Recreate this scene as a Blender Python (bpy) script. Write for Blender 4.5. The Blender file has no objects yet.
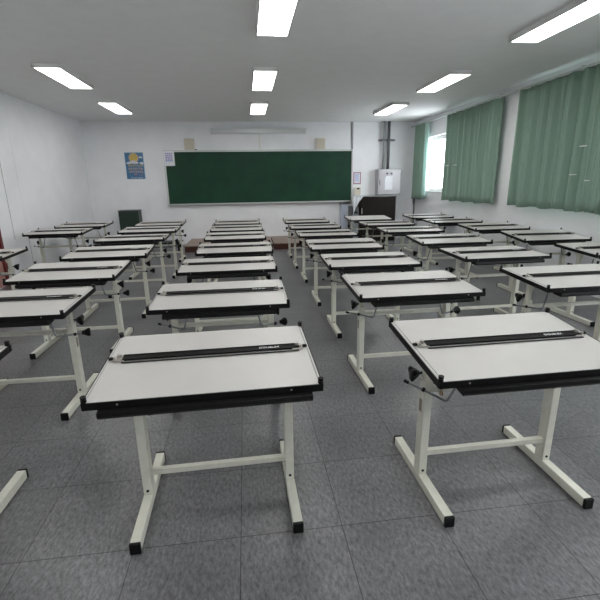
import bpy, bmesh, math, random
from mathutils import Vector, Matrix
random.seed(7)
SC = bpy.context.scene
COL = SC.collection
PI = math.pi
R_ = math.radians

# ---------------------------------------------------------------- camera
cam = bpy.data.cameras.new('camera')
cam.sensor_width = 36.0
cam.lens = 25.079
cam.clip_start = 0.02
cam_ob = bpy.data.objects.new('camera', cam)
COL.objects.link(cam_ob)
def cam_basis(pitch, yaw, roll):
    cp, sp, cy, sy = math.cos(pitch), math.sin(pitch), math.cos(yaw), math.sin(yaw)
    f = Vector((sy*cp, cy*cp, -sp)); r = Vector((cy, -sy, 0)); u = r.cross(f)
    cr, sr = math.cos(roll), math.sin(roll)
    return cr*r + sr*u, -sr*r + cr*u, f
cr_, cu_, cf_ = cam_basis(R_(15.613), R_(7.029), R_(-0.903))
m = Matrix((( cr_.x, cu_.x, -cf_.x), (cr_.y, cu_.y, -cf_.y), (cr_.z, cu_.z, -cf_.z))).to_4x4()
m.translation = Vector((0, 0, 1.507))
cam_ob.matrix_world = m
SC.camera = cam_ob

# ---------------------------------------------------------------- world, exposure
SC.view_settings.view_transform = 'Standard'
SC.view_settings.look = 'None'
SC.view_settings.gamma = 1.0
SC.view_settings.use_curve_mapping = False
SC.view_settings.exposure = 0.55
WORLD_STRENGTH = 7.0
LAMP_STRENGTH = 9.0
w = bpy.data.worlds.new('overcast sky'); SC.world = w
w.use_nodes = True
bg = w.node_tree.nodes['Background']
bg.inputs[0].default_value = (0.92, 0.96, 1.0, 1)
bg.inputs[1].default_value = WORLD_STRENGTH

# ---------------------------------------------------------------- materials
def mat(name, rgb, rough=0.5, metal=0.0, noise=0.0, nscale=30.0, bump=0.0, spec=0.5, transl=0.0, emit=None, estr=0.0):
    M = bpy.data.materials.new(name); M.use_nodes = True
    nt = M.node_tree; b = nt.nodes['Principled BSDF']
    b.inputs['Roughness'].default_value = rough
    b.inputs['Metallic'].default_value = metal
    b.inputs['Specular IOR Level'].default_value = spec
    b.inputs['Base Color'].default_value = (*rgb, 1)
    if noise > 0 or bump > 0:
        tc = nt.nodes.new('ShaderNodeTexCoord')
        n = nt.nodes.new('ShaderNodeTexNoise'); n.inputs['Scale'].default_value = nscale
        n.inputs['Detail'].default_value = 6
        nt.links.new(tc.outputs['Object'], n.inputs['Vector'])
        if noise > 0:
            r = nt.nodes.new('ShaderNodeValToRGB')
            r.color_ramp.elements[0].position = 0.3; r.color_ramp.elements[1].position = 0.7
            r.color_ramp.elements[0].color = (*[c*(1-noise) for c in rgb], 1)
            r.color_ramp.elements[1].color = (*[min(1, c*(1+noise)) for c in rgb], 1)
            nt.links.new(n.outputs['Fac'], r.inputs['Fac'])
            nt.links.new(r.outputs['Color'], b.inputs['Base Color'])
        if bump > 0:
            bp = nt.nodes.new('ShaderNodeBump'); bp.inputs['Strength'].default_value = bump
            bp.inputs['Distance'].default_value = 0.002
            nt.links.new(n.outputs['Fac'], bp.inputs['Height'])
            nt.links.new(bp.outputs['Normal'], b.inputs['Normal'])
    if transl > 0:
        o = nt.nodes['Material Output']
        t = nt.nodes.new('ShaderNodeBsdfTranslucent'); t.inputs[0].default_value = (*rgb, 1)
        mx = nt.nodes.new('ShaderNodeMixShader'); mx.inputs[0].default_value = transl
        nt.links.new(b.outputs[0], mx.inputs[1]); nt.links.new(t.outputs[0], mx.inputs[2])
        nt.links.new(mx.outputs[0], o.inputs[0])
    if emit:
        b.inputs['Emission Color'].default_value = (*emit, 1)
        b.inputs['Emission Strength'].default_value = estr
    return M

def floor_material():
    M = bpy.data.materials.new('grey_vinyl_tile'); M.use_nodes = True
    nt = M.node_tree; b = nt.nodes['Principled BSDF']; L = nt.links.new
    tc = nt.nodes.new('ShaderNodeTexCoord')
    mp = nt.nodes.new('ShaderNodeMapping'); mp.inputs['Location'].default_value = (-0.365, -2.44, 0)
    L(tc.outputs['Object'], mp.inputs['Vector'])
    br = nt.nodes.new('ShaderNodeTexBrick')
    br.offset = 0; br.squash = 1
    br.inputs['Scale'].default_value = 1.0
    br.inputs['Brick Width'].default_value = 0.457
    br.inputs['Row Height'].default_value = 0.457
    br.inputs['Mortar Size'].default_value = 0.0022
    br.inputs['Mortar Smooth'].default_value = 0.3
    br.inputs['Bias'].default_value = 0.0
    br.inputs['Color1'].default_value = (0.128, 0.129, 0.135, 1)
    br.inputs['Color2'].default_value = (0.152, 0.153, 0.160, 1)
    br.inputs['Mortar'].default_value = (0.035, 0.035, 0.037, 1)
    L(mp.outputs['Vector'], br.inputs['Vector'])
    n1 = nt.nodes.new('ShaderNodeTexNoise'); n1.inputs['Scale'].default_value = 70; n1.inputs['Detail'].default_value = 8
    n1.inputs['Roughness'].default_value = 0.75
    n2 = nt.nodes.new('ShaderNodeTexNoise'); n2.inputs['Scale'].default_value = 1.7; n2.inputs['Detail'].default_value = 5
    mp2 = nt.nodes.new('ShaderNodeMapping'); mp2.inputs['Scale'].default_value = (1, 0.45, 1); mp2.inputs['Rotation'].default_value = (0, 0, 0.6)
    L(tc.outputs['Object'], mp2.inputs['Vector']); L(mp2.outputs[0], n1.inputs['Vector']); L(tc.outputs['Object'], n2.inputs['Vector'])
    r1 = nt.nodes.new('ShaderNodeMapRange'); r1.inputs[1].default_value = .3; r1.inputs[2].default_value = .7; r1.inputs[3].default_value = .28; r1.inputs[4].default_value = 1.75
    r2 = nt.nodes.new('ShaderNodeMapRange'); r2.inputs[1].default_value = .3; r2.inputs[2].default_value = .7; r2.inputs[3].default_value = .72; r2.inputs[4].default_value = 1.2
    L(n1.outputs['Fac'], r1.inputs[0]); L(n2.outputs['Fac'], r2.inputs[0])
    mu = nt.nodes.new('ShaderNodeMath'); mu.operation = 'MULTIPLY'; L(r1.outputs[0], mu.inputs[0]); L(r2.outputs[0], mu.inputs[1])
    vm = nt.nodes.new('ShaderNodeVectorMath'); vm.operation = 'SCALE'
    L(br.outputs['Color'], vm.inputs[0]); L(mu.outputs[0], vm.inputs['Scale'])
    L(vm.outputs[0], b.inputs['Base Color'])
    r3 = nt.nodes.new('ShaderNodeMapRange'); r3.inputs[3].default_value = .31; r3.inputs[4].default_value = .36
    L(n2.outputs['Fac'], r3.inputs[0]); L(r3.outputs[0], b.inputs['Roughness'])
    bp = nt.nodes.new('ShaderNodeBump'); bp.inputs['Strength'].default_value = .25; bp.inputs['Distance'].default_value = .002
    L(n1.outputs['Fac'], bp.inputs['Height']); L(bp.outputs[0], b.inputs['Normal'])
    return M

def glass_material():
    M = bpy.data.materials.new('window_glass'); M.use_nodes = True
    nt = M.node_tree; nt.nodes.remove(nt.nodes['Principled BSDF']); o = nt.nodes['Material Output']
    t = nt.nodes.new('ShaderNodeBsdfTransparent'); g = nt.nodes.new('ShaderNodeBsdfGlossy'); g.inputs['Roughness'].default_value = .02
    mx = nt.nodes.new('ShaderNodeMixShader'); mx.inputs[0].default_value = .05
    nt.links.new(t.outputs[0], mx.inputs[1]); nt.links.new(g.outputs[0], mx.inputs[2])
    nt.links.new(mx.outputs[0], o.inputs[0])
    return M

M_ = dict(
    wall=mat('painted_plaster', (0.87, 0.88, 0.905), .6, noise=.03, nscale=3, bump=.1),
    ceiling=mat('ceiling_paint', (0.85, 0.86, 0.86), .8, noise=.02, nscale=5),
    floor=floor_material(),
    glass=glass_material(),
    melamine=mat('white_melamine', (0.52, 0.51, 0.49), .42, noise=.025, nscale=6, spec=.5),
    black=mat('black_plastic', (0.006, 0.006, 0.0065), .45, noise=.2, nscale=60, spec=.2),
    rulerblack=mat('black_anodised_bar', (0.006, 0.006, 0.006), .55, spec=.12, noise=.1, nscale=40),
    cream=mat('cream_painted_steel', (0.70, 0.70, 0.61), .42, noise=.05, nscale=25),
    acrylic=mat('clear_scale_strip', (0.2, 0.2, 0.195), .25, noise=.1, nscale=50),
    silver=mat('silver_bracket', (0.42, 0.40, 0.37), .4, metal=.6, noise=.15, nscale=80),
    steel=mat('dull_grey_rod', (0.22, 0.23, 0.24), .4, metal=.7, noise=.2, nscale=80),
    sticker=mat('grey_brown_sticker', (0.25, 0.22, 0.17), .6, noise=.35, nscale=90),
    white=mat('white_print', (0.8, 0.8, 0.8), .5, noise=.02),
    board=mat('green_chalkboard', (0.008, 0.050, 0.027), .55, noise=.18, nscale=2.5, spec=.3),
    alu=mat('aluminium_frame', (0.62, 0.65, 0.64), .4, metal=.35, noise=.04, nscale=20),
    cabgreen=mat('dark_green_paint', (0.012, 0.035, 0.022), .5, noise=.1, nscale=15),
    speaker=mat('cream_speaker', (0.68, 0.64, 0.54), .6, noise=.05, nscale=20),
    grille=mat('beige_grille', (0.64, 0.60, 0.50), .7, noise=.15, nscale=120, bump=.4),
    paper=mat('white_paper', (0.80, 0.82, 0.86), .7, noise=.02),
    bluep=mat('blue_poster_print', (0.07, 0.20, 0.38), .5, noise=.12, nscale=12),
    paleblue=mat('pale_blue_border', (0.42, 0.58, 0.68), .5, noise=.03),
    yellow=mat('yellow_sun_print', (0.62, 0.46, 0.12), .5, noise=.15, nscale=20),
    peach=mat('peach_print', (0.60, 0.45, 0.36), .5, noise=.1),
    pink=mat('pink_print', (0.55, 0.25, 0.33), .5, noise=.15, nscale=40),
    lilac=mat('lilac_print', (0.28, 0.33, 0.68), .5, noise=.25, nscale=60),
    mauve=mat('mauve_border', (0.45, 0.27, 0.36), .5, noise=.05),
    stainless=mat('brushed_stainless', (0.40, 0.39, 0.41), .38, metal=.35, noise=.05, nscale=8),
    stainless_side=mat('grey_box_paint', (0.42, 0.42, 0.44), .5, metal=.3, noise=.04, nscale=8),
    grey=mat('grey_conduit', (0.34, 0.35, 0.36), .5, metal=.2, noise=.08, nscale=20),
    dgrey=mat('dark_conduit', (0.11, 0.11, 0.12), .5, noise=.1, nscale=20),
    brown=mat('dark_brown_laminate', (0.012, 0.009, 0.008), .5, noise=.25, nscale=9, spec=.2),
    platform_top=mat('worn_wood_top', (0.27, 0.20, 0.165), .5, noise=.12, nscale=5),
    platform=mat('red_brown_wood', (0.085, 0.027, 0.016), .5, noise=.25, nscale=7),
    curtain=mat('sage_green_curtain', (0.27, 0.385, 0.315), .8, noise=.07, nscale=120, transl=.05, spec=.1),
    lit_edge=mat('pale_mint_lit_edge', (0.62, 0.78, 0.74), .8, noise=.03, nscale=60, transl=.5, spec=.1),  # curtain edge lit through by the window, brightness put into the pale colour
    door=mat('pink_painted_door', (0.42, 0.22, 0.20), .5, noise=.05, nscale=6),
    jamb=mat('dark_red_jamb', (0.13, 0.018, 0.018), .5, noise=.1, nscale=10),
    cloth=mat('white_plastic_cloth', (0.82, 0.86, 0.90), .5, noise=.05, nscale=12, transl=.2),
    bluepanel=mat('pale_blue_panel', (0.56, 0.63, 0.74), .5, noise=.03, nscale=6),
    tan=mat('tan_wooden_clip', (0.45, 0.32, 0.18), .6, noise=.15, nscale=60),
    cord=mat('yellow_green_cord', (0.55, 0.60, 0.33), .6, noise=.15, nscale=50),
    blue=mat('navy_plastic', (0.015, 0.02, 0.07), .35, noise=.1, nscale=40),
    lamp=mat('lit_lamp_diffuser', (0.9, 0.9, 0.9), .5, noise=.01, emit=(1, 0.985, 0.95), estr=LAMP_STRENGTH),
    lampbody=mat('white_enamel', (0.8, 0.8, 0.8), .4, noise=.02),
)

# ---------------------------------------------------------------- mesh helpers
class MB:
    def __init__(s): s.bm = bmesh.new()
    def box(s, x0, x1, y0, y1, z0, z1, bev=0.0, seg=2):
        ret = bmesh.ops.create_cube(s.bm, size=1.0)
        vs = ret['verts']
        for v in vs:
            v.co = Vector(((x0+x1)/2 + v.co.x*(x1-x0), (y0+y1)/2 + v.co.y*(y1-y0), (z0+z1)/2 + v.co.z*(z1-z0)))
        if bev > 0:
            es = list({e for v in vs for e in v.link_edges})
            bmesh.ops.bevel(s.bm, geom=es, offset=bev, segments=seg, affect='EDGES', profile=.6)
        return s
    def prism(s, pts, axis, a, b):
        """extrude polygon pts (2D) along axis from a to b; axis 'x': pts=(y,z); 'y': (x,z); 'z': (x,y)"""
        def P(p, t):
            return {'x': (t, p[0], p[1]), 'y': (p[0], t, p[1]), 'z': (p[0], p[1], t)}[axis]
        A = [s.bm.verts.new(P(p, a)) for p in pts]; B = [s.bm.verts.new(P(p, b)) for p in pts]
        s.bm.faces.new(A); s.bm.faces.new(B[::-1])
        n = len(pts)
        for i in range(n): s.bm.faces.new([A[i], B[i], B[(i+1) % n], A[(i+1) % n]])
        return s
    def cyl(s, p, q, r, r2=None, n=12):
        p, q = Vector(p), Vector(q); d = q-p
        mt = Matrix.Translation((p+q)/2) @ d.to_track_quat('Z', 'Y').to_matrix().to_4x4()
        bmesh.ops.create_cone(s.bm, cap_ends=True, segments=n, radius1=r, radius2=r if r2 is None else r2, depth=d.length, matrix=mt)
        return s
    def ball(s, p, r, n=12, sc=(1, 1, 1)):
        mt = Matrix.Translation(p) @ Matrix.Diagonal((*sc, 1))
        bmesh.ops.create_uvsphere(s.bm, u_segments=n, v_segments=n//2+2, radius=r, matrix=mt)
        return s
    def tube(s, pts, r, n=8):
        pts = [Vector(p) for p in pts]
        rings = []
        prev = None
        for i, p in enumerate(pts):
            if i == 0: t = pts[1]-p
            elif i == len(pts)-1: t = p-pts[i-1]
            else: t = ((pts[i+1]-p).normalized() + (p-pts[i-1]).normalized())
            t.normalize()
            if prev is None:
                a = Vector((0, 0, 1)) if abs(t.z) < .9 else Vector((1, 0, 0))
                u = t.cross(a).normalized()
            else:
                u = (prev - t*prev.dot(t)).normalized()
            prev = u; v = t.cross(u)
            rings.append([s.bm.verts.new(p + r*(math.cos(2*PI*k/n)*u + math.sin(2*PI*k/n)*v)) for k in range(n)])
        for a, b in zip(rings, rings[1:]):
            for k in range(n): s.bm.faces.new([a[k], a[(k+1) % n], b[(k+1) % n], b[k]])
        s.bm.faces.new(rings[0][::-1]); s.bm.faces.new(rings[-1])
        return s
    def build(s, name, material, parent=None, smooth=False):
        bmesh.ops.recalc_face_normals(s.bm, faces=s.bm.faces[:])
        me = bpy.data.meshes.new(name); s.bm.to_mesh(me); s.bm.free()
        me.materials.append(material)
        if smooth:
            for p in me.polygons: p.use_smooth = True
        o = bpy.data.objects.new(name, me); COL.objects.link(o)
        if parent: o.parent = parent
        return o

def empty(name, loc=(0, 0, 0), rz=0.0):
    o = bpy.data.objects.new(name, None); o.empty_display_size = .1
    COL.objects.link(o); o.location = loc; o.rotation_euler = (0, 0, rz)
    return o
def tag(o, label=None, cat=None, group=None, kind=None):
    if label: o['label'] = label
    if cat: o['category'] = cat
    if group: o['group'] = group
    if kind: o['kind'] = kind
    return o
def struct(name, mb, material, parent=None):
    o = mb.build(name, material, parent)
    if parent is None: o['kind'] = 'structure'
    return o
def children(o): return [c for c in bpy.data.objects if c.parent == o]
def copy_tree(o, parent=None):
    c = o.copy(); COL.objects.link(c)
    if parent: c.parent = parent
    for ch in children(o):
        copy_tree(ch, c)
    return c
def bent(pts, rad=.012, n=4):
    """round the corners of a polyline"""
    P = [Vector(p) for p in pts]; out = [P[0]]
    for i in range(1, len(P)-1):
        a = (P[i-1]-P[i]).normalized()*rad; b = (P[i+1]-P[i]).normalized()*rad
        for k in range(n+1):
            t = k/n; out.append((1-t)**2*(P[i]+a) + 2*t*(1-t)*P[i] + t*t*(P[i]+b))
    out.append(P[-1]); return out
def text_mesh(body, size, depth, name, material, parent=None):
    cu = bpy.data.curves.new(name, 'FONT'); cu.body = body; cu.size = size; cu.extrude = depth
    cu.align_x = 'CENTER'; cu.align_y = 'CENTER'
    t = bpy.data.objects.new('tmp_text', cu); COL.objects.link(t)
    dg = bpy.context.evaluated_depsgraph_get(); dg.update()
    me = bpy.data.meshes.new_from_object(t.evaluated_get(dg)); me.name = name
    bpy.data.objects.remove(t); bpy.data.curves.remove(cu)
    me.materials.clear(); me.materials.append(material)
    o = bpy.data.objects.new(name, me); COL.objects.link(o)
    if parent: o.parent = parent
    return o

# ================================================================ ROOM
XL, XR, YB, YF, ZC = -3.82, 4.52, -2.6, 11.28, 3.0      # left, right, behind the camera, blackboard wall, ceiling
struct('floor', MB().box(XL-.2, XR+.2, YB-.2, YF+.2, -.1, 0), M_['floor'])
struct('ceiling', MB().box(XL-.2, XR+.2, YB-.2, YF+.2, ZC, ZC+.1), M_['ceiling'])
struct('wall_front', MB().box(XL-.2, XR+.2, YF, YF+.2, 0, ZC), M_['wall'])
struct('wall_back', MB().box(XL-.2, XR+.2, YB-.2, YB, 0, ZC), M_['wall'])
# left wall with the doorway and two fine vertical panel joints
DY0, DY1, DZ = 6.16, 7.06, 2.05
mb = MB()
for a, b in ((YB, DY0), (DY1, 7.485), (7.49, 7.935), (7.94, YF)): mb.box(XL-.2, XL, a, b, 0, ZC)
mb.box(XL-.2, XL, DY0, DY1, DZ, ZC)
struct('wall_left', mb, M_['wall'])
struct('trim_1', MB().box(XL-.01, XL+.002, 7.482, 7.493, .68, ZC), M_['grey'])
struct('trim_2', MB().box(XL-.01, XL+.002, 7.932, 7.943, 0, .68), M_['grey'])
mb = MB()
mb.box(XL-.1, XL+.025, DY1-.05, DY1+.02, 0, DZ); mb.box(XL-.1, XL+.025, DY0-.02, DY0+.05, 0, DZ)
mb.box(XL-.1, XL+.025, DY0-.02, DY1+.02, DZ-.05, DZ+.02)
dr = empty('door_1', (0, 0, 0)); dr['kind'] = 'structure'
mb.build('door_frame', M_['jamb'], dr)
MB().box(XL-.05, XL-.01, DY0+.05, DY1-.05, .01, DZ-.05).build('door_panel', M_['door'], dr)
MB().cyl((XL-.01, DY1-.12, 1.0), (XL+.05, DY1-.12, 1.0), .012).ball((XL+.055, DY1-.12, 1.0), .028).build('door_handle', M_['steel'], dr)

# right wall with three window openings
WZ0, WZ1 = 1.262, 2.54
WINS = [(7.70, 10.40), (3.80, 6.65), (-.3, 2.6)]
mb = MB()
edges = [YB] + [v for ab in sorted(WINS) for v in ab] + [YF]
for i in range(0, len(edges), 2): mb.box(XR, XR+.24, edges[i], edges[i+1], 0, ZC)
for a, b in WINS:
    mb.box(XR, XR+.24, a, b, 0, WZ0); mb.box(XR, XR+.24, a, b, WZ1, ZC)
struct('wall_right', mb, M_['wall'])
for i, (a, b) in enumerate(WINS):
    wn = empty('window_%d' % (i+1), (0, 0, 0)); wn['kind'] = 'structure'
    f = MB(); x0, x1 = XR+.10, XR+.16
    f.box(x0, x1, a, b, WZ0, WZ0+.045); f.box(x0, x1, a, b, WZ1-.045, WZ1)
    f.box(x0, x1, a, a+.03, WZ0, WZ1); f.box(x0, x1, b-.03, b, WZ0, WZ1)
    f.build('window_frame', M_['lampbody'], wn)
    k = 2
    for j in range(k):
        ya = a+.045+(b-a-.09)*j/k; yb = a+.045+(b-a-.09)*(j+1)/k; xo = .012 if j % 2 else -.012
        s = MB(); xx = XR+.13+xo
        s.box(xx-.01, xx+.01, ya, ya+.022, WZ0+.045, WZ1-.045); s.box(xx-.01, xx+.01, yb-.022, yb, WZ0+.045, WZ1-.045)
        s.box(xx-.01, xx+.01, ya, yb, WZ0+.045, WZ0+.085); s.box(xx-.01, xx+.01, ya, yb, WZ1-.085, WZ1-.045)
        so = s.build('sash', M_['lampbody'], wn)
        MB().box(xx-.003, xx+.003, ya+.022, yb-.022, WZ0+.085, WZ1-.085).build('pane', M_['glass'], so)
    MB().box(XR-.012, XR+.10, a, b, WZ0-.012, WZ0+.004).build('window_sill', M_['alu'], wn)
# outside grille seen through the first window
gr = empty('window_grille', (XR+.33, 9.05, WZ0))
tag(gr, 'thin white metal safety grille outside the bright uncovered window', 'grille')
for k in range(14):
    MB().cyl((0, -1.3+k*.2, -.05), (0, -1.3+k*.2, 1.33), .006, n=8).build('bar', M_['white'], gr)
for z in (.0, .28, 1.27): MB().box(-.006, .006, -1.35, 1.35, z-.01, z+.01).build('rail', M_['white'], gr)
MB().box(-.15, .006, -1.35, -1.33, -.06, -.04).box(-.15, .006, 1.33, 1.35, -.06, -.04).build('bracket', M_['white'], gr)

# ceiling lamps: recessed twin-tube troffers
def make_lamp():
    t = empty('ceiling_lamp', (0, 0, ZC))
    MB().box(-.17, .17, -.62, -.60, -.05, 0).box(-.17, .17, .60, .62, -.05, 0).box(-.17, -.15, -.62, .62, -.05, 0).box(.15, .17, -.62, .62, -.05, 0).box(-.16, .16, -.61, .61, -.012, 0).build('housing', M_['lampbody'], t)
    MB().box(-.15, .15, -.60, .60, -.045, -.035).build('diffuser', M_['lamp'], t)
    return t
lamp0 = make_lamp(); lp = []
for i, y in enumerate((-1.0, 1.6, 4.2, 6.8, 9.2)):
    for j, x in enumerate((-2.4, .35, 3.1)):
        o = lamp0 if not lp else copy_tree(lamp0)
        o.location = (x, y, ZC); lp.append(o)
        side = ('left', 'middle', 'right')[j]
        row = ('behind the viewer', 'above the nearest desks', 'above the middle desks', 'above the farther desks', 'nearest the blackboard wall')[i]
        tag(o, 'white rectangular ceiling lamp with lit diffuser in the %s line, %s' % (side, row), 'ceiling lamp', 'lit lamps on the ceiling')

# ================================================================ DRAFTING TABLES
BW, BD, BT = 0.908, 0.585, 0.026
def lettering(parent):
    o = text_mesh('DOUBLEX', .021, .0004, 'lettering', M_['white'], parent)
    return o
def board_parts(root, ruler=True, detail=True):
    """board-related parts, in a frame whose origin is the centre of the top face"""
    def B(mb, n, m, smooth=False, parent=None): return mb.build(n, m, parent or root, smooth)
    out = []
    e = -.001
    out.append(B(MB().box(-BW/2+e, BW/2-e, -BD/2+e, BD/2-e, -BT+.002, 0, .0015, 1), 'drawing_board', M_['melamine']))
    f = MB()
    f.box(-BW/2-.005, BW/2+.005, -BD/2-.006, -BD/2-.001, -BT-.006, -.001)
    f.box(-BW/2-.005, BW/2+.005, BD/2+.001, BD/2+.006, -BT-.006, -.001)
    f.box(-BW/2-.005, -BW/2-.001, -BD/2-.001, BD/2+.001, -BT-.006, -.001)
    f.box(BW/2+.001, BW/2+.005, -BD/2-.001, BD/2+.001, -BT-.006, -.001)
    out.append(B(f, 'edge_trim', M_['black']))
    if detail:
        for x in (-.33, .33):
            out.append(B(MB().cyl((x, -BD/2-.008, -.014), (x, -BD/2-.003, -.014), .004, n=8), 'screw', M_['silver']))
    for sx in (-1, 1):
        for sy in (-1, 1):
            x, y = sx*(BW/2-.004), sy*(BD/2-.006)
            k = MB().cyl((x, y, -.03), (x, y, .010), .011, n=14).cyl((x, y, .010), (x, y, .015), .007, n=12).cyl((x, y, .015), (x, y, .022), .011, n=14)
            out.append(B(k, 'corner_pulley', M_['black']))
    # shallow trough under the front edge
    pr = [(-.290, -.031), (-.317, -.036), (-.321, -.052), (-.313, -.064), (-.235, -.064), (-.215, -.045), (-.215, -.031)]
    t = MB().prism(pr, 'x', -.36, .37)
    out.append(B(t, 'pencil_tray', M_['black']))
    # tilt rail under the board
    out.append(B(MB().box(-.30, .30, .0, .05, -.062, -.030, .004, 1), 'tilt_rail', M_['black']))
    return out
def ruler_parts(root):
    out = []
    b = MB().box(-.385, .41, -.024, .024, .004, .013, .003, 2).box(-.385, .41, .012, .020, .011, .016, .002, 1)
    r = b.build('parallel_ruler', M_['rulerblack'], root); out.append(r)
    MB().box(-.385, .405, -.037, -.0245, .003, .0055).build('scale_strip', M_['acrylic'], r)
    MB().box(-.385, .405, -.041, -.037, .003, .0065).build('ruling_edge', M_['black'], r)
    for s in (-1, 1):
        e = MB().box(min(s*.375, s*.425), max(s*.375, s*.425), -.026, .022, .003, .010, .002, 1)
        e.cyl((s*.40, .006, .010), (s*.40, .006, .024), .010, n=12)
        e.cyl((s*.417, -.012, .010), (s*.417, -.012, .020), .006, n=10)
        e.build('ruler_bracket', M_['silver'], r)
        MB().box(min(s*.425, s*.446), max(s*.425, s*.446), -.007, .007, .002, .014, .002, 1).build('wire_clamp', M_['black'], r)
    l = lettering(r); l.location = (.268, -.004, .0134)
    for s in (-1, 1):
        w_ = MB().cyl((s*(BW/2-.010), -BD/2+.01, .004), (s*(BW/2-.010), BD/2-.01, .004), .0012, n=6)
        out.append(w_.build('guide_wire', M_['steel'], root))
    return out
def knob_mesh(s):
    """three-lobed clamp knob widening outward along x"""
    mb = MB(); n = 24; rings = []
    for (x, r, lob) in ((0, .012, 0), (.004, .016, 0), (.014, .023, .18), (.030, .032, .30), (.038, .033, .32), (.044, .027, .3)):
        rings.append([mb.bm.verts.new((s*x, r*(1+lob*math.cos(3*a))*math.cos(a+.5), r*(1+lob*math.cos(3*a))*math.sin(a+.5))) for a in [2*PI*k/n for k in range(n)]])
    for a, b in zip(rings, rings[1:]):
        for k in range(n): mb.bm.faces.new([a[k], a[(k+1) % n], b[(k+1) % n], b[k]])
    mb.bm.faces.new(rings[0][::-1]); mb.bm.faces.new(rings[-1])
    mb.cyl((-s*.03, 0, 0), (0, 0, 0), .006, n=10)
    return mb
LX, LY = .349, .045      # leg centre
def frame_parts(root):
    out = []
    for s in (-1, 1):
        x = s*LX
        L = MB().box(x-.021, x+.021, LY-.031, LY+.031, .045, .575, .004, 2)
        lg = L.build('leg', M_['cream'], root)
        MB().box(x-.021-.0008 if s < 0 else x+.021, x-.021 if s < 0 else x+.0218, LY-.012, LY+.016, .40, .47).build('sticker', M_['sticker'], lg)
        MB().cyl((x, LY-.034, .075), (x, LY-.030, .075), .007, n=10).build('bolt', M_['black'], lg)
        ft = MB().box(x-.022, x+.022, -.269, .350, .004, .052, .004, 2).build('foot', M_['cream'], root)
        MB().box(x-.0235, x+.0235, -.285, -.269, .0, .053, .003, 1).build('end_cap', M_['black'], ft)
        MB().box(x-.0235, x+.0235, .350, .364, .0, .053, .003, 1).build('end_cap', M_['black'], ft)
        k = knob_mesh(s).build('clamp_knob', M_['black'], root, True)
        k.location = (x+s*.023, .085, .590)
        c = MB().tube(bent([(s*.235, -.03, .675), (s*.275, -.04, .513), (s*.34, -.008, .523 if s < 0 else .508), (s*(.462 if s < 0 else .43), .055, .535 if s < 0 else .502)], .015), .0062, 8)
        co = c.build('crank', M_['steel'], root, True)
        if s > 0:
            kb = MB().cyl((.412, .047, .503), (.425, .052, .502), .011, .016, 12).cyl((.425, .052, .502), (.452, .064, .500), .016, .032, 14).cyl((.452, .064, .500), (.462, .068, .499), .032, .027, 14).build('crank_knob', M_['black'], co)
        else:
            MB().cyl((-.446, .0465, .5335), (-.468, .058, .5365), .0085, n=10).build('crank_tip', M_['black'], co)
        MB().cyl((s*.372, .009, .527 if s < 0 else .506), (s*.384, .017, .5285 if s < 0 else .505), .011, n=12).build('crank_collar', M_['black'], co)
    out.append(MB().box(-LX+.02, LX-.02, LY-.014, LY+.014, .148, .176, .003, 2).build('crossbar', M_['cream'], root))
    out.append(MB().box(-LX+.02, LX-.02, LY+.002, LY+.03, .500, .528, .003, 2).build('upper_rail', M_['cream'], root))
def post_parts(root, h):
    out = []
    for s in (-1, 1):
        x = s*LX
        a = MB().box(x-.014, x+.014, LY-.022, LY+.022, .5, h-.055, .003, 1)
        out.append(a.build('inner_post', M_['cream'], root))
        pts = [(LY-.06, h-.032), (LY+.11, h-.032), (LY+.10, h-.055), (LY+.03, h-.12), (LY-.02, h-.12), (LY-.05, h-.055)]
        b = MB().prism(pts, 'x', x-.024 if s > 0 else x+.016, x-.016 if s > 0 else x+.024)
        out.append(b.build('tilt_bracket', M_['cream'], root))
    return out
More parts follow.
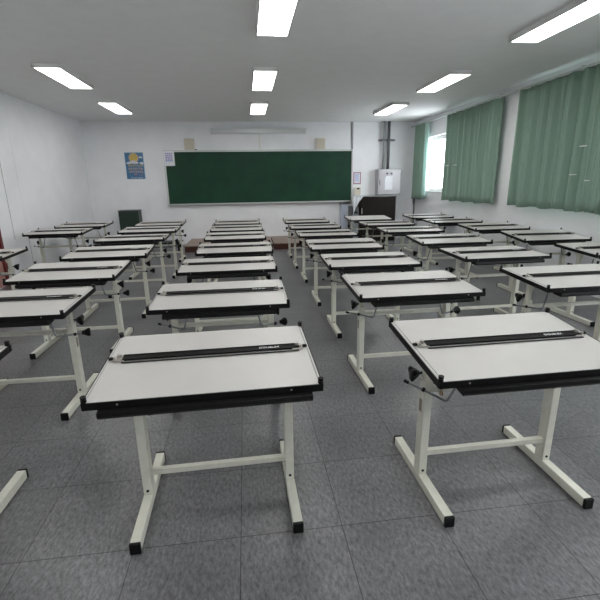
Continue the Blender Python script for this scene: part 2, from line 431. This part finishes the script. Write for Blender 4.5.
DESKS = [
    ('C1', -0.191, 1.786, 1.13, 0.756, 4.63, 0.038),
    ('C2', -0.203, 2.936, 0.12, 0.761, 3.18, 0.025),
    ('C3', -0.198, 4.103, 0.34, 0.759, 2.13, 0.014),
    ('C4', -0.159, 5.284, 0.52, 0.747, 3.37, 0.030),
    ('C5', -0.178, 6.595, 0.15, 0.744, 3.87, 0.000),
    ('C6', -0.179, 7.751, -0.20, 0.748, 3.31, 0.000),
    ('C7', -0.186, 8.809, -0.52, 0.760, 2.43, 0.000),
    ('B1', -1.606, 1.732, -0.00, 0.769, 3.17, 0.000),
    ('B2', -1.616, 2.943, -0.38, 0.762, 3.11, 0.053),
    ('B3', -1.637, 4.079, -0.27, 0.758, 4.90, 0.012),
    ('B4', -1.611, 5.153, 2.08, 0.770, 4.29, 0.026),
    ('B5', -1.598, 6.209, 1.73, 0.803, 0.86, 0.000),
    ('B6', -1.602, 7.338, 0.23, 0.806, 2.82, 0.000),
    ('B7', -1.719, 8.876, -0.47, 0.771, 2.88, 0.000),
    ('A1', -3.177, 5.278, 0.04, 0.767, 2.52, 0.000),
    ('A2', -3.173, 7.645, 1.03, 0.782, 2.84, 0.000),
    ('A3', -3.173, 8.844, 0.07, 0.789, 3.16, 0.000),
    ('D1', 1.186, 1.735, 0.92, 0.767, 6.14, 0.011),
    ('D2', 1.201, 2.981, 0.50, 0.763, 3.83, 0.009),
    ('D3', 1.224, 4.135, -0.72, 0.749, 2.85, 0.026),
    ('D4', 1.222, 5.289, -1.13, 0.752, 4.13, -0.017),
    ('D5', 1.241, 6.599, -1.07, 0.744, 2.03, 0.000),
    ('D6', 1.231, 7.731, -1.35, 0.746, 2.06, 0.000),
    ('D7', 1.243, 8.894, -0.29, 0.750, 2.60, 0.000),
    ('E2', 2.568, 2.946, 0.34, 0.775, 3.53, 0.011),
    ('E3', 2.550, 4.083, 0.89, 0.783, 1.88, -0.006),
    ('E4', 2.598, 5.198, -0.63, 0.786, 3.69, 0.035),
    ('E5', 2.569, 6.451, -1.53, 0.779, 1.41, 0.000),
    ('E6', 2.603, 7.697, -0.24, 0.765, 1.51, 0.000),
    ('E7', 2.621, 8.988, -0.85, 0.765, 3.81, 0.000),
    ('F3', 3.910, 4.040, 1.18, 0.789, 3.55, 0.000),
    ('F4', 3.967, 5.202, -1.87, 0.791, 5.99, 0.012),
    ('F5', 3.955, 6.407, 0.86, 0.794, 4.02, 0.000),
    ('F6', 3.827, 7.561, -0.91, 0.792, 1.60, 0.000),
    ('F7', 3.928, 8.863, 0.32, 0.782, 2.90, 0.000),
]


COLNAME = dict(A='in the column against the left wall', B='in the second column from the left wall', C='in the third column from the left wall',
               D='in the fourth column from the left wall', E='in the fifth column from the left wall', F='in the column beside the curtained right wall')
ORD = ['nearest the camera', 'second from the camera', 'third from the camera', 'fourth from the camera', 'fifth from the camera', 'sixth from the camera', 'farthest from the camera']
proto = empty('drafting_table')
frame_parts(proto)
pb = board_parts(proto) + ruler_parts(proto)
for o in children(proto): pass
# shared meshes for height-dependent posts are made per table
tables = {}
names = [d[0] for d in DESKS]
def rebuild(root, h, tilt, ry, keep_ruler):
    ch = list(root.children)
    for o in ch:
        base = o.name.split('.')[0]
        if base in BOARD:
            ty = ry if base == 'parallel_ruler' else 0.0
            o.rotation_euler = (tilt, 0, 0)
            o.location = (0, ty*math.cos(tilt), h + ty*math.sin(tilt))
            if base in ('parallel_ruler', 'guide_wire') and not keep_ruler:
                for g in list(o.children): bpy.data.objects.remove(g)
                bpy.data.objects.remove(o)
BOARD = ('drawing_board', 'edge_trim', 'screw', 'corner_pulley', 'pencil_tray', 'tilt_rail', 'parallel_ruler', 'guide_wire')
def ctree(root):
    r = root.copy(); COL.objects.link(r)
    for ch in root.children:
        c = ch.copy(); COL.objects.link(c); c.parent = r
        for g in ch.children:
            d = g.copy(); COL.objects.link(d); d.parent = c
    return r
bpy.context.view_layer.update()
insts = [proto] + [ctree(proto) for _ in DESKS[1:]]
for (nm, x, y, rot, h, tl, ry), o in zip(DESKS, insts):
    rebuild(o, h, R_(tl), ry, nm not in ('E7',))
    post_parts(o, h)
    o.location = (x, y, 0); o.rotation_euler = (0, 0, R_(rot))
    if nm == 'C1':
        for t_ in o.children:
            if t_.name.startswith('pencil_tray'): t_.scale.x = 1.12
    if nm == 'D1':
        for t_ in o.children:
            if t_.name.split('.')[0] == 'crank' and t_.data.vertices[0].co.x < 0:
                pv = Vector((-.349, 0, .524)); rt = Matrix.Rotation(.30, 4, 'Y')
                t_.matrix_local = Matrix.Translation(pv) @ rt @ Matrix.Translation(-pv)
    col = [n for n in names if n[0] == nm[0]]; k = col.index(nm); n = len(col)
    word = 'nearest the camera' if k == 0 else ('farthest from the camera' if k == n-1 else ['second', 'third', 'fourth', 'fifth', 'sixth'][k-1] + ' from the camera')
    lab = 'white-topped drafting table %s, %s' % (COLNAME[nm[0]], word)
    if nm == 'E7': lab = 'drafting table with a bare white top and no ruler, before the brown cabinet'
    tag(o, lab, 'drafting table', 'drafting tables standing in rows')
    tables[nm] = o
# tan clip hanging on the nearest right-hand table's crank
cl = empty('clothespin', (1.18-.268, 1.811-.052, .512), R_(20))
tag(cl, 'small tan wooden clip hung on the left crank of the nearest right table', 'clip')
MB().prism([(-.004, -.024), (.004, -.024), (.006, .012), (-.002, .012)], 'x', -.007, -.002).build('prong', M_['tan'], cl).rotation_euler = (.25, 0, 0)
MB().prism([(-.004, -.024), (.004, -.024), (.006, .012), (-.002, .012)], 'x', .002, .007).build('prong', M_['tan'], cl).rotation_euler = (-.25, 0, 0)
MB().cyl((-.008, 0, .002), (.008, 0, .002), .003, n=8).build('spring', M_['silver'], cl)

# ================================================================ BLACKBOARD WALL
W = YF
bbx0, bbx1, bbz0, bbz1 = -1.965, 2.83, 1.0, 2.34
bb = empty('chalkboard', ((bbx0+bbx1)/2, W, bbz0))
tag(bb, 'wide dark green chalkboard in an aluminium frame on the far wall', 'chalkboard')
hw, hh = (bbx1-bbx0)/2, bbz1-bbz0
MB().box(-hw+.03, hw-.03, -.03, 0, .03, hh-.03).build('writing_surface', M_['board'], bb)
MB().box(-hw, hw, -.045, 0, hh-.045, hh).box(-hw, -hw+.045, -.045, 0, 0, hh).box(hw-.02, hw, -.045, 0, 0, hh).box(-hw, hw, -.045, 0, 0, .045).build('frame', M_['alu'], bb)
MB().box(-hw+.02, hw-.02, -.10, -.045, .0, .012).box(-hw+.02, hw-.02, -.10, -.09, .0, .03).build('chalk_ledge', M_['alu'], bb)
# calendar sheet stuck on the board
cal = empty('wall_calendar', (-1.825, W-.047, 2.14))
tag(cal, 'small white calendar sheet with pink and blue grid at the chalkboard corner', 'calendar')
MB().box(-.14, .13, 0, .003, -.17, .18).build('sheet', M_['paper'], cal)
mb = MB()
for r in range(5):
    for c in range(4): mb.box(-.085+c*.045, -.085+c*.045+.034, -.002, 0, .135-r*.042-.03, .135-r*.042)
mb.build('printed_grid', M_['lilac'], cal)
mb = MB()
for r in range(4):
    for c in range(4):
        if (r+c) % 3 != 1: mb.box(-.078+c*.045, -.078+c*.045+.02, -.003, -.0015, .13-r*.042-.022, .13-r*.042)
mb.build('printed_marks', M_['pink'], cal)
# two speakers on the top of the board frame
def speaker(x, lab):
    s = empty('wall_speaker', (x, W, bbz1)); tag(s, lab, 'speaker', 'cream speakers above the chalkboard')
    MB().box(-.12, .12, -.09, 0, .0, .265, .008, 2).build('housing', M_['speaker'], s)
    MB().box(-.10, .10, -.093, -.088, .02, .245).build('grille', M_['grille'], s)
    return s
s1 = speaker(-1.31, 'cream wall speaker above the left part of the chalkboard')
s2 = speaker(1.975, 'cream wall speaker above the right part of the chalkboard')
tag(MB().box(-.03, .03, -.03, 0, 0, .02, .004, 1).build('chalk_stub', M_['black']), 'small black object on the chalkboard frame beside the left speaker', 'clip').location = (-1.165, W-.01, bbz1)
# projection screen casing and its bead cord
ps = empty('projection_screen', (.415, W, 2.725))
tag(ps, 'rolled-up projection screen in a long grey casing above the chalkboard', 'projector screen')
MB().box(-1.13, 1.13, -.12, -.02, 0, .10, .01, 2).build('casing', M_['alu'], ps)
MB().box(-1.18, -1.13, -.125, 0, -.005, .11, .004, 1).build('end_bracket', M_['alu'], ps)
MB().box(1.13, 1.18, -.125, 0, -.005, .11, .004, 1).build('end_bracket', M_['alu'], ps)
pts = [(0, -.10, -.005), (0, -.10, -.38)]
mb = MB().cyl(pts[0], pts[1], .004, n=6)
for k in range(9): mb.ball((0, -.10, -.02-k*.042), .009, 8)
mb.build('pull_cord', M_['cord'], ps)
# poster
po = empty('poster', (-2.67, W-.004, 1.98))
tag(po, 'blue poster with a yellow sun, clouds and lines of lettering on the far wall', 'poster')
PW, PH = .225, .318
MB().box(-PW, PW, 0, .004, -PH, PH).build('sheet', M_['paleblue'], po)
MB().box(-PW+.012, PW-.012, -.001, .001, -PH+.012, PH-.012).build('printed_background', M_['bluep'], po)
MB().cyl((-.01, 0, .19), (-.01, -.003, .19), .115, n=32).build('printed_sun', M_['peach'], po)
MB().cyl((-.01, -.002, .19), (-.01, -.0045, .19), .095, n=32).build('printed_sun_face', M_['yellow'], po)
mb = MB()
for (x, z, r) in ((-.17, .065, .022), (-.13, .07, .03), (-.08, .085, .035), (-.02, .09, .045), (.03, .08, .035), (.07, .07, .022), (.15, .205, .022), (.125, .195, .015), (.18, .195, .015), (.14, .065, .022), (.18, .06, .028)):
    mb.cyl((x, -.003, z), (x, -.007, z), r, n=16)
mb.build('printed_clouds', M_['paper'], po)
def glyph_row(x0, x1, z, h, step, name, m):
    rr = random.Random(int(abs(z)*1000)+3); mb = MB(); x = x0
    while x + step*.8 < x1:
        wv = step*.78
        for q in range(3):
            if rr.random() < .8: mb.box(x, x+wv, -.0055, -.004, z+h*(q*.38), z+h*(q*.38+.2))
        if rr.random() < .8: mb.box(x+wv*.4, x+wv*.6, -.0055, -.004, z, z+h)
        if rr.random() < .5: mb.box(x, x+wv*.2, -.0055, -.004, z, z+h)
        x += step
    return mb.build(name, m, po)
glyph_row(-.15, .20, -.015, .05, .05, 'lettering_line', M_['yellow'])
glyph_row(-.16, .20, -.09, .048, .05, 'lettering_line', M_['peach'])
glyph_row(-.15, .20, -.16, .048, .05, 'lettering_line', M_['peach'])
glyph_row(-.04, .20, -.225, .042, .045, 'lettering_line', M_['pink'])
glyph_row(-.12, .16, -.292, .022, .028, 'lettering_line', M_['paper'])
# conduit down to the right end of the board
tag(MB().box(2.80, 2.835, W-.04, W, 2.345, ZC).build('cable_trunking', M_['grey']), 'thin grey vertical trunking above the right end of the chalkboard', 'trunking')
# notice and telephone box
nt_ = empty('notice', (2.97, W-.003, 1.61)); tag(nt_, 'small white notice with a mauve border beside the chalkboard', 'notice')
MB().box(-.105, .105, 0, .003, -.155, .155).build('border', M_['mauve'], nt_)
MB().box(-.075, .075, -.001, .001, -.12, .125).build('sheet', M_['paper'], nt_)
mb = MB()
for k in range(7): mb.box(-.055, .055-.02*(k % 2), -.0025, -.001, .09-k*.028, .09-k*.028+.012)
mb.build('printed_lines', M_['lilac'], nt_)
ph = empty('control_panel', (2.975, W, 1.17)); tag(ph, 'small cream wall control box with a dark display below the notice', 'control box')
MB().box(-.085, .085, -.06, 0, 0, .205, .012, 2).build('casing', M_['speaker'], ph)
MB().box(-.02, .05, -.063, -.058, .155, .19).build('display', M_['black'], ph)
# stainless cabinet with pipes
ec = empty('electrical_cabinet', (3.775, W, 1.18)); tag(ec, 'stainless steel electrical cabinet mounted on the far wall below two pipes', 'electrical cabinet')
MB().box(-.31, .31, -.24, 0, 0, .645, .006, 1).build('body', M_['stainless_side'], ec)
dd = MB().box(-.305, .305, -.262, -.24, .006, .64, .004, 1).build('door', M_['stainless'], ec)
MB().box(-.272, -.255, -.272, -.262, .25, .37, .002, 1).build('latch', M_['dgrey'], dd)
for x in (-.075, .045): MB().cyl((x, -.262, .535), (x, -.285, .535), .022, n=16).ball((x, -.285, .535), .012).build('rotary_switch', M_['black'], dd)
MB().prism([(-.125, .125), (.085, .125), (.085, .47), (-.095, .47), (-.125, .42)], 'y', -.262, -.265).build('paper_label', M_['paper'], dd)
tag(MB().cyl((3.645, W-.10, 1.82), (3.645, W-.10, ZC), .035, n=16).build('pipe', M_['grey'], None, True), 'light grey vertical pipe rising from the steel cabinet, left of the pair', 'pipe', 'pipes above the steel cabinet')
tag(MB().cyl((3.765, W-.10, 1.82), (3.765, W-.10, ZC), .036, n=16).build('pipe', M_['dgrey'], None, True), 'dark grey thicker vertical pipe rising from the steel cabinet, right of the pair', 'pipe', 'pipes above the steel cabinet')
tag(MB().box(3.51, 3.95, W-.06, W, 2.53, 2.57, .004, 1).box(3.53, 3.55, W-.16, W-.055, 2.535, 2.565).box(3.84, 3.86, W-.16, W-.055, 2.535, 2.565).box(3.53, 3.86, W-.172, W-.15, 2.535, 2.565).build('pipe_bracket', M_['dgrey']), 'dark horizontal bracket holding the two pipes on the wall', 'bracket')
# corner conduit
tag(MB().box(4.49, 4.52, W-.22, W-.18, 0, .95, .004, 1).box(4.475, 4.52, W-.23, W-.17, .93, 1.08, .006, 1).build('corner_conduit', M_['dgrey']), 'dark conduit in the corner below the first green curtain', 'conduit')

# raised platform modules below the board
def platform(x0, x1, lab):
    p = empty('platform', ((x0+x1)/2, 10.58, 0)); tag(p, lab, 'platform', 'wooden platform sections under the chalkboard')
    h = (x1-x0)/2
    MB().box(-h, h, -.71, .69, .125, .147, .004, 1).build('top', M_['platform_top'], p)
    MB().box(-h+.006, h-.006, -.70, .69, 0, .125).build('base', M_['platform'], p)
platform(-1.45, .60, 'low wooden platform section with red-brown front, left of the pair under the chalkboard')
platform(.625, 2.50, 'low wooden platform section with red-brown front, right of the pair under the chalkboard')
# black low bench on the left
bn = empty('low_bench', (-2.55, 10.30, 0)); tag(bn, 'long low black bench on the floor before the far wall at left', 'bench')
MB().box(-.98, 1.0, -.2, .2, .19, .215, .004, 1).build('bench_top', M_['black'], bn)
MB().box(-.95, .95, -.15, .17, .09, .19).build('apron', M_['dgrey'], bn)
for x in (-.93, .93):
    for y in (-.15, .15): MB().box(x-.02, x+.02, y-.02, y+.02, 0, .19).build('leg', M_['black'], bn)
# dark green cabinet
gc = empty('green_cabinet', (-2.865, 11.06, 0)); tag(gc, 'dark green upright box standing against the far wall below the poster', 'cabinet')
MB().box(-.235, .235, -.17, .17, 0, .91, .006, 1).build('body', M_['cabgreen'], gc)
MB().box(-.245, .245, -.18, .18, .91, .93, .004, 1).build('top_rim', M_['dgrey'], gc)
MB().box(-.215, .215, -.176, -.169, .04, .89, .002, 1).build('front_panel', M_['cabgreen'], gc)
# dark brown cabinet with cloth
bc = empty('brown_cabinet', (3.40, 10.93, 0)); tag(bc, 'dark brown waist-high cabinet under the steel electrical cabinet', 'cabinet')
MB().box(-.47, .47, -.20, .20, 0, 1.145, .004, 1).build('body', M_['brown'], bc)
MB().box(-.49, .49, -.22, .22, 1.145, 1.165, .003, 1).build('top', M_['grey'], bc)
MB().box(-.46, .46, -.212, -.20, .60, 1.12, .003, 1).build('upper_door', M_['brown'], bc)
MB().box(-.46, .46, -.212, -.20, .05, .585, .003, 1).build('lower_door', M_['brown'], bc)
MB().box(-.45, -.425, -.235, -.212, .72, .86, .004, 1).build('handle', M_['silver'], bc)
gs = empty('grey_side_cabinet', (2.80, 10.93, 0)); tag(gs, 'narrow grey cabinet standing left of the dark brown cabinet', 'cabinet')
MB().box(-.095, .095, -.18, .2, 0, .90, .004, 1).build('body', M_['dgrey'], gs)
MB().box(-.085, .085, -.187, -.18, .05, .70, .003, 1).build('door', M_['grey'], gs)
MB().box(-.05, .06, -.19, -.18, .74, .78).build('slot', M_['black'], gs)
# white cloth hanging over the corner
def cloth():
    bm = bmesh.new(); nx, nz = 18, 12; g = []
    for i in range(nx+1):
        u = i/nx; x = -.24 + .50*u
        zb = -.72 + .70*(min(1, u*1.05)**.55) if u > .25 else -.72+.70*(.2625**.55) - (.25-u)*1.0
        col = []
        for j in range(nz+1):
            v = j/nz; z = zb*v
            y = -.02*math.sin(u*17+v*2)*(.3+v) + .02*math.sin(v*5)
            col.append(bm.verts.new((x*(1-.12*v), y, z)))
        g.append(col)
    for i in range(nx):
        for j in range(nz): bm.faces.new([g[i][j], g[i+1][j], g[i+1][j+1], g[i][j+1]])
    me = bpy.data.meshes.new('draped_cloth'); bm.to_mesh(me); bm.free(); me.materials.append(M_['cloth'])
    for p in me.polygons: p.use_smooth = True
    o = bpy.data.objects.new('draped_cloth', me); COL.objects.link(o)
    s = o.modifiers.new('solid', 'SOLIDIFY'); s.thickness = .004
    return o
c = cloth(); c.location = (2.855, 10.675, 1.175); c.scale = (.62, 1, .75)
tag(c, 'crumpled white cloth hanging from the left corner of the brown cabinet', 'cloth')
pp = empty('pale_panel', (2.61, 11.18, .0)); tag(pp, 'pale blue upright panel under the right end of the chalkboard', 'panel')
MB().box(-.10, .09, -.03, .03, .0, .945, .005, 1).build('panel', M_['bluepanel'], pp)
MB().box(.09, .12, -.035, .035, .0, .965, .003, 1).build('side_rail', M_['speaker'], pp)
MB().box(-.12, .12, -.035, .035, .945, .985, .003, 1).build('top_cap', M_['dgrey'], pp)

# ================================================================ CURTAINS
XC = 4.40
def curtain(y0, y1, z0, z1, folds, seed, name='curtain', m='curtain', amp=.032, xo=0.0, parent=None, flare=.0):
    rr = random.Random(seed)
    ph = [rr.uniform(0, 6.28) for _ in range(4)]
    ny = max(24, int(abs(y1-y0)/.012)); nz = 14
    bm = bmesh.new(); g = []
    for i in range(ny+1):
        u = i/ny; col = []
        for j in range(nz+1):
            v = j/nz
            y = y0+(y1-y0)*u + flare*(1-v)*(u-.5)
            a = 2*PI*folds*u
            w1 = math.sin(a+ph[0]+.9*math.sin(a*.37+ph[1])+.15*(1-v))
            am = amp*(.75+.35*math.sin(a*.23+ph[2]))*(.8+.25*(1-v))
            x = XC+xo+am*w1 + .020*math.sin(a*2.3+ph[3]+v*.6)
            z = z0+(z1-z0)*v + (.012*math.sin(a*.5+ph[1]) if j == 0 else 0)
            col.append(bm.verts.new((x, y, z)))
        g.append(col)
    for i in range(ny):
        for j in range(nz): bm.faces.new([g[i][j], g[i+1][j], g[i+1][j+1], g[i][j+1]])
    me = bpy.data.meshes.new(name); bm.to_mesh(me); bm.free(); me.materials.append(M_[m])
    for p in me.polygons: p.use_smooth = True
    o = bpy.data.objects.new(name, me); COL.objects.link(o)
    s = o.modifiers.new('solid', 'SOLIDIFY'); s.thickness = .003
    if parent: o.parent = parent
    return o
ZT = 2.86
CT = [(11.03, 10.42, 1.075, 3, 3, 'narrow dark fold green curtain in the far corner, left of the open window', .042),
      (9.24, 7.23, 1.095, 8, 5, 'green pleated curtain covering the near part of the far window, beside the pillar', .058),
      (6.78, 5.265, 1.092, 6, 8, 'wide flat green curtain just right of the pillar', .045),
      (5.255, 4.90, 1.088, 2, 12, 'narrow green curtain panel between two dark folds near the right picture edge', .05),
      (5.0, 3.6, 1.085, 8, 15, 'green curtain cut off by the right picture edge', .028)]
cs = []
for (a, b, z, f, sd, lab, am) in CT:
    o = curtain(a, b, z, ZT, f, sd, amp=am, xo=-.085 if b < 4 else 0); tag(o, lab, 'curtain', 'sage green curtains along the right wall'); cs.append(o)
curtain(10.41, 10.24, 1.10, ZT, 2, 21, 'curtain_lit_edge', 'lit_edge', .015, .02, cs[0])  # added pale strip standing in for the window-lit edge of the corner curtain
for k, (ci, y, z) in enumerate(((3, 5.22, 1.913), (2, 5.32, 1.562), (3, 5.05, 1.484), (1, 8.99, 1.826), (1, 8.64, 1.822))):
    MB().box(XC-.058, XC-.03, y-.05, y+.05, z-.006, z+.006, .002, 1).build('white_tab', M_['white'], cs[ci])
rl = empty('curtain_rail', (XC, 7.3, ZT)); tag(rl, 'long metal curtain rail above the green curtains on the right wall', 'curtain rail')
MB().box(-.02, .02, -3.95, 3.95, .0, .035, .004, 1).build('rail', M_['alu'], rl)
for y in (-3.6, -1.8, 0, 1.8, 3.6): MB().box(.0, XR-XC, y-.015, y+.015, .035, .055).build('bracket', M_['alu'], rl)
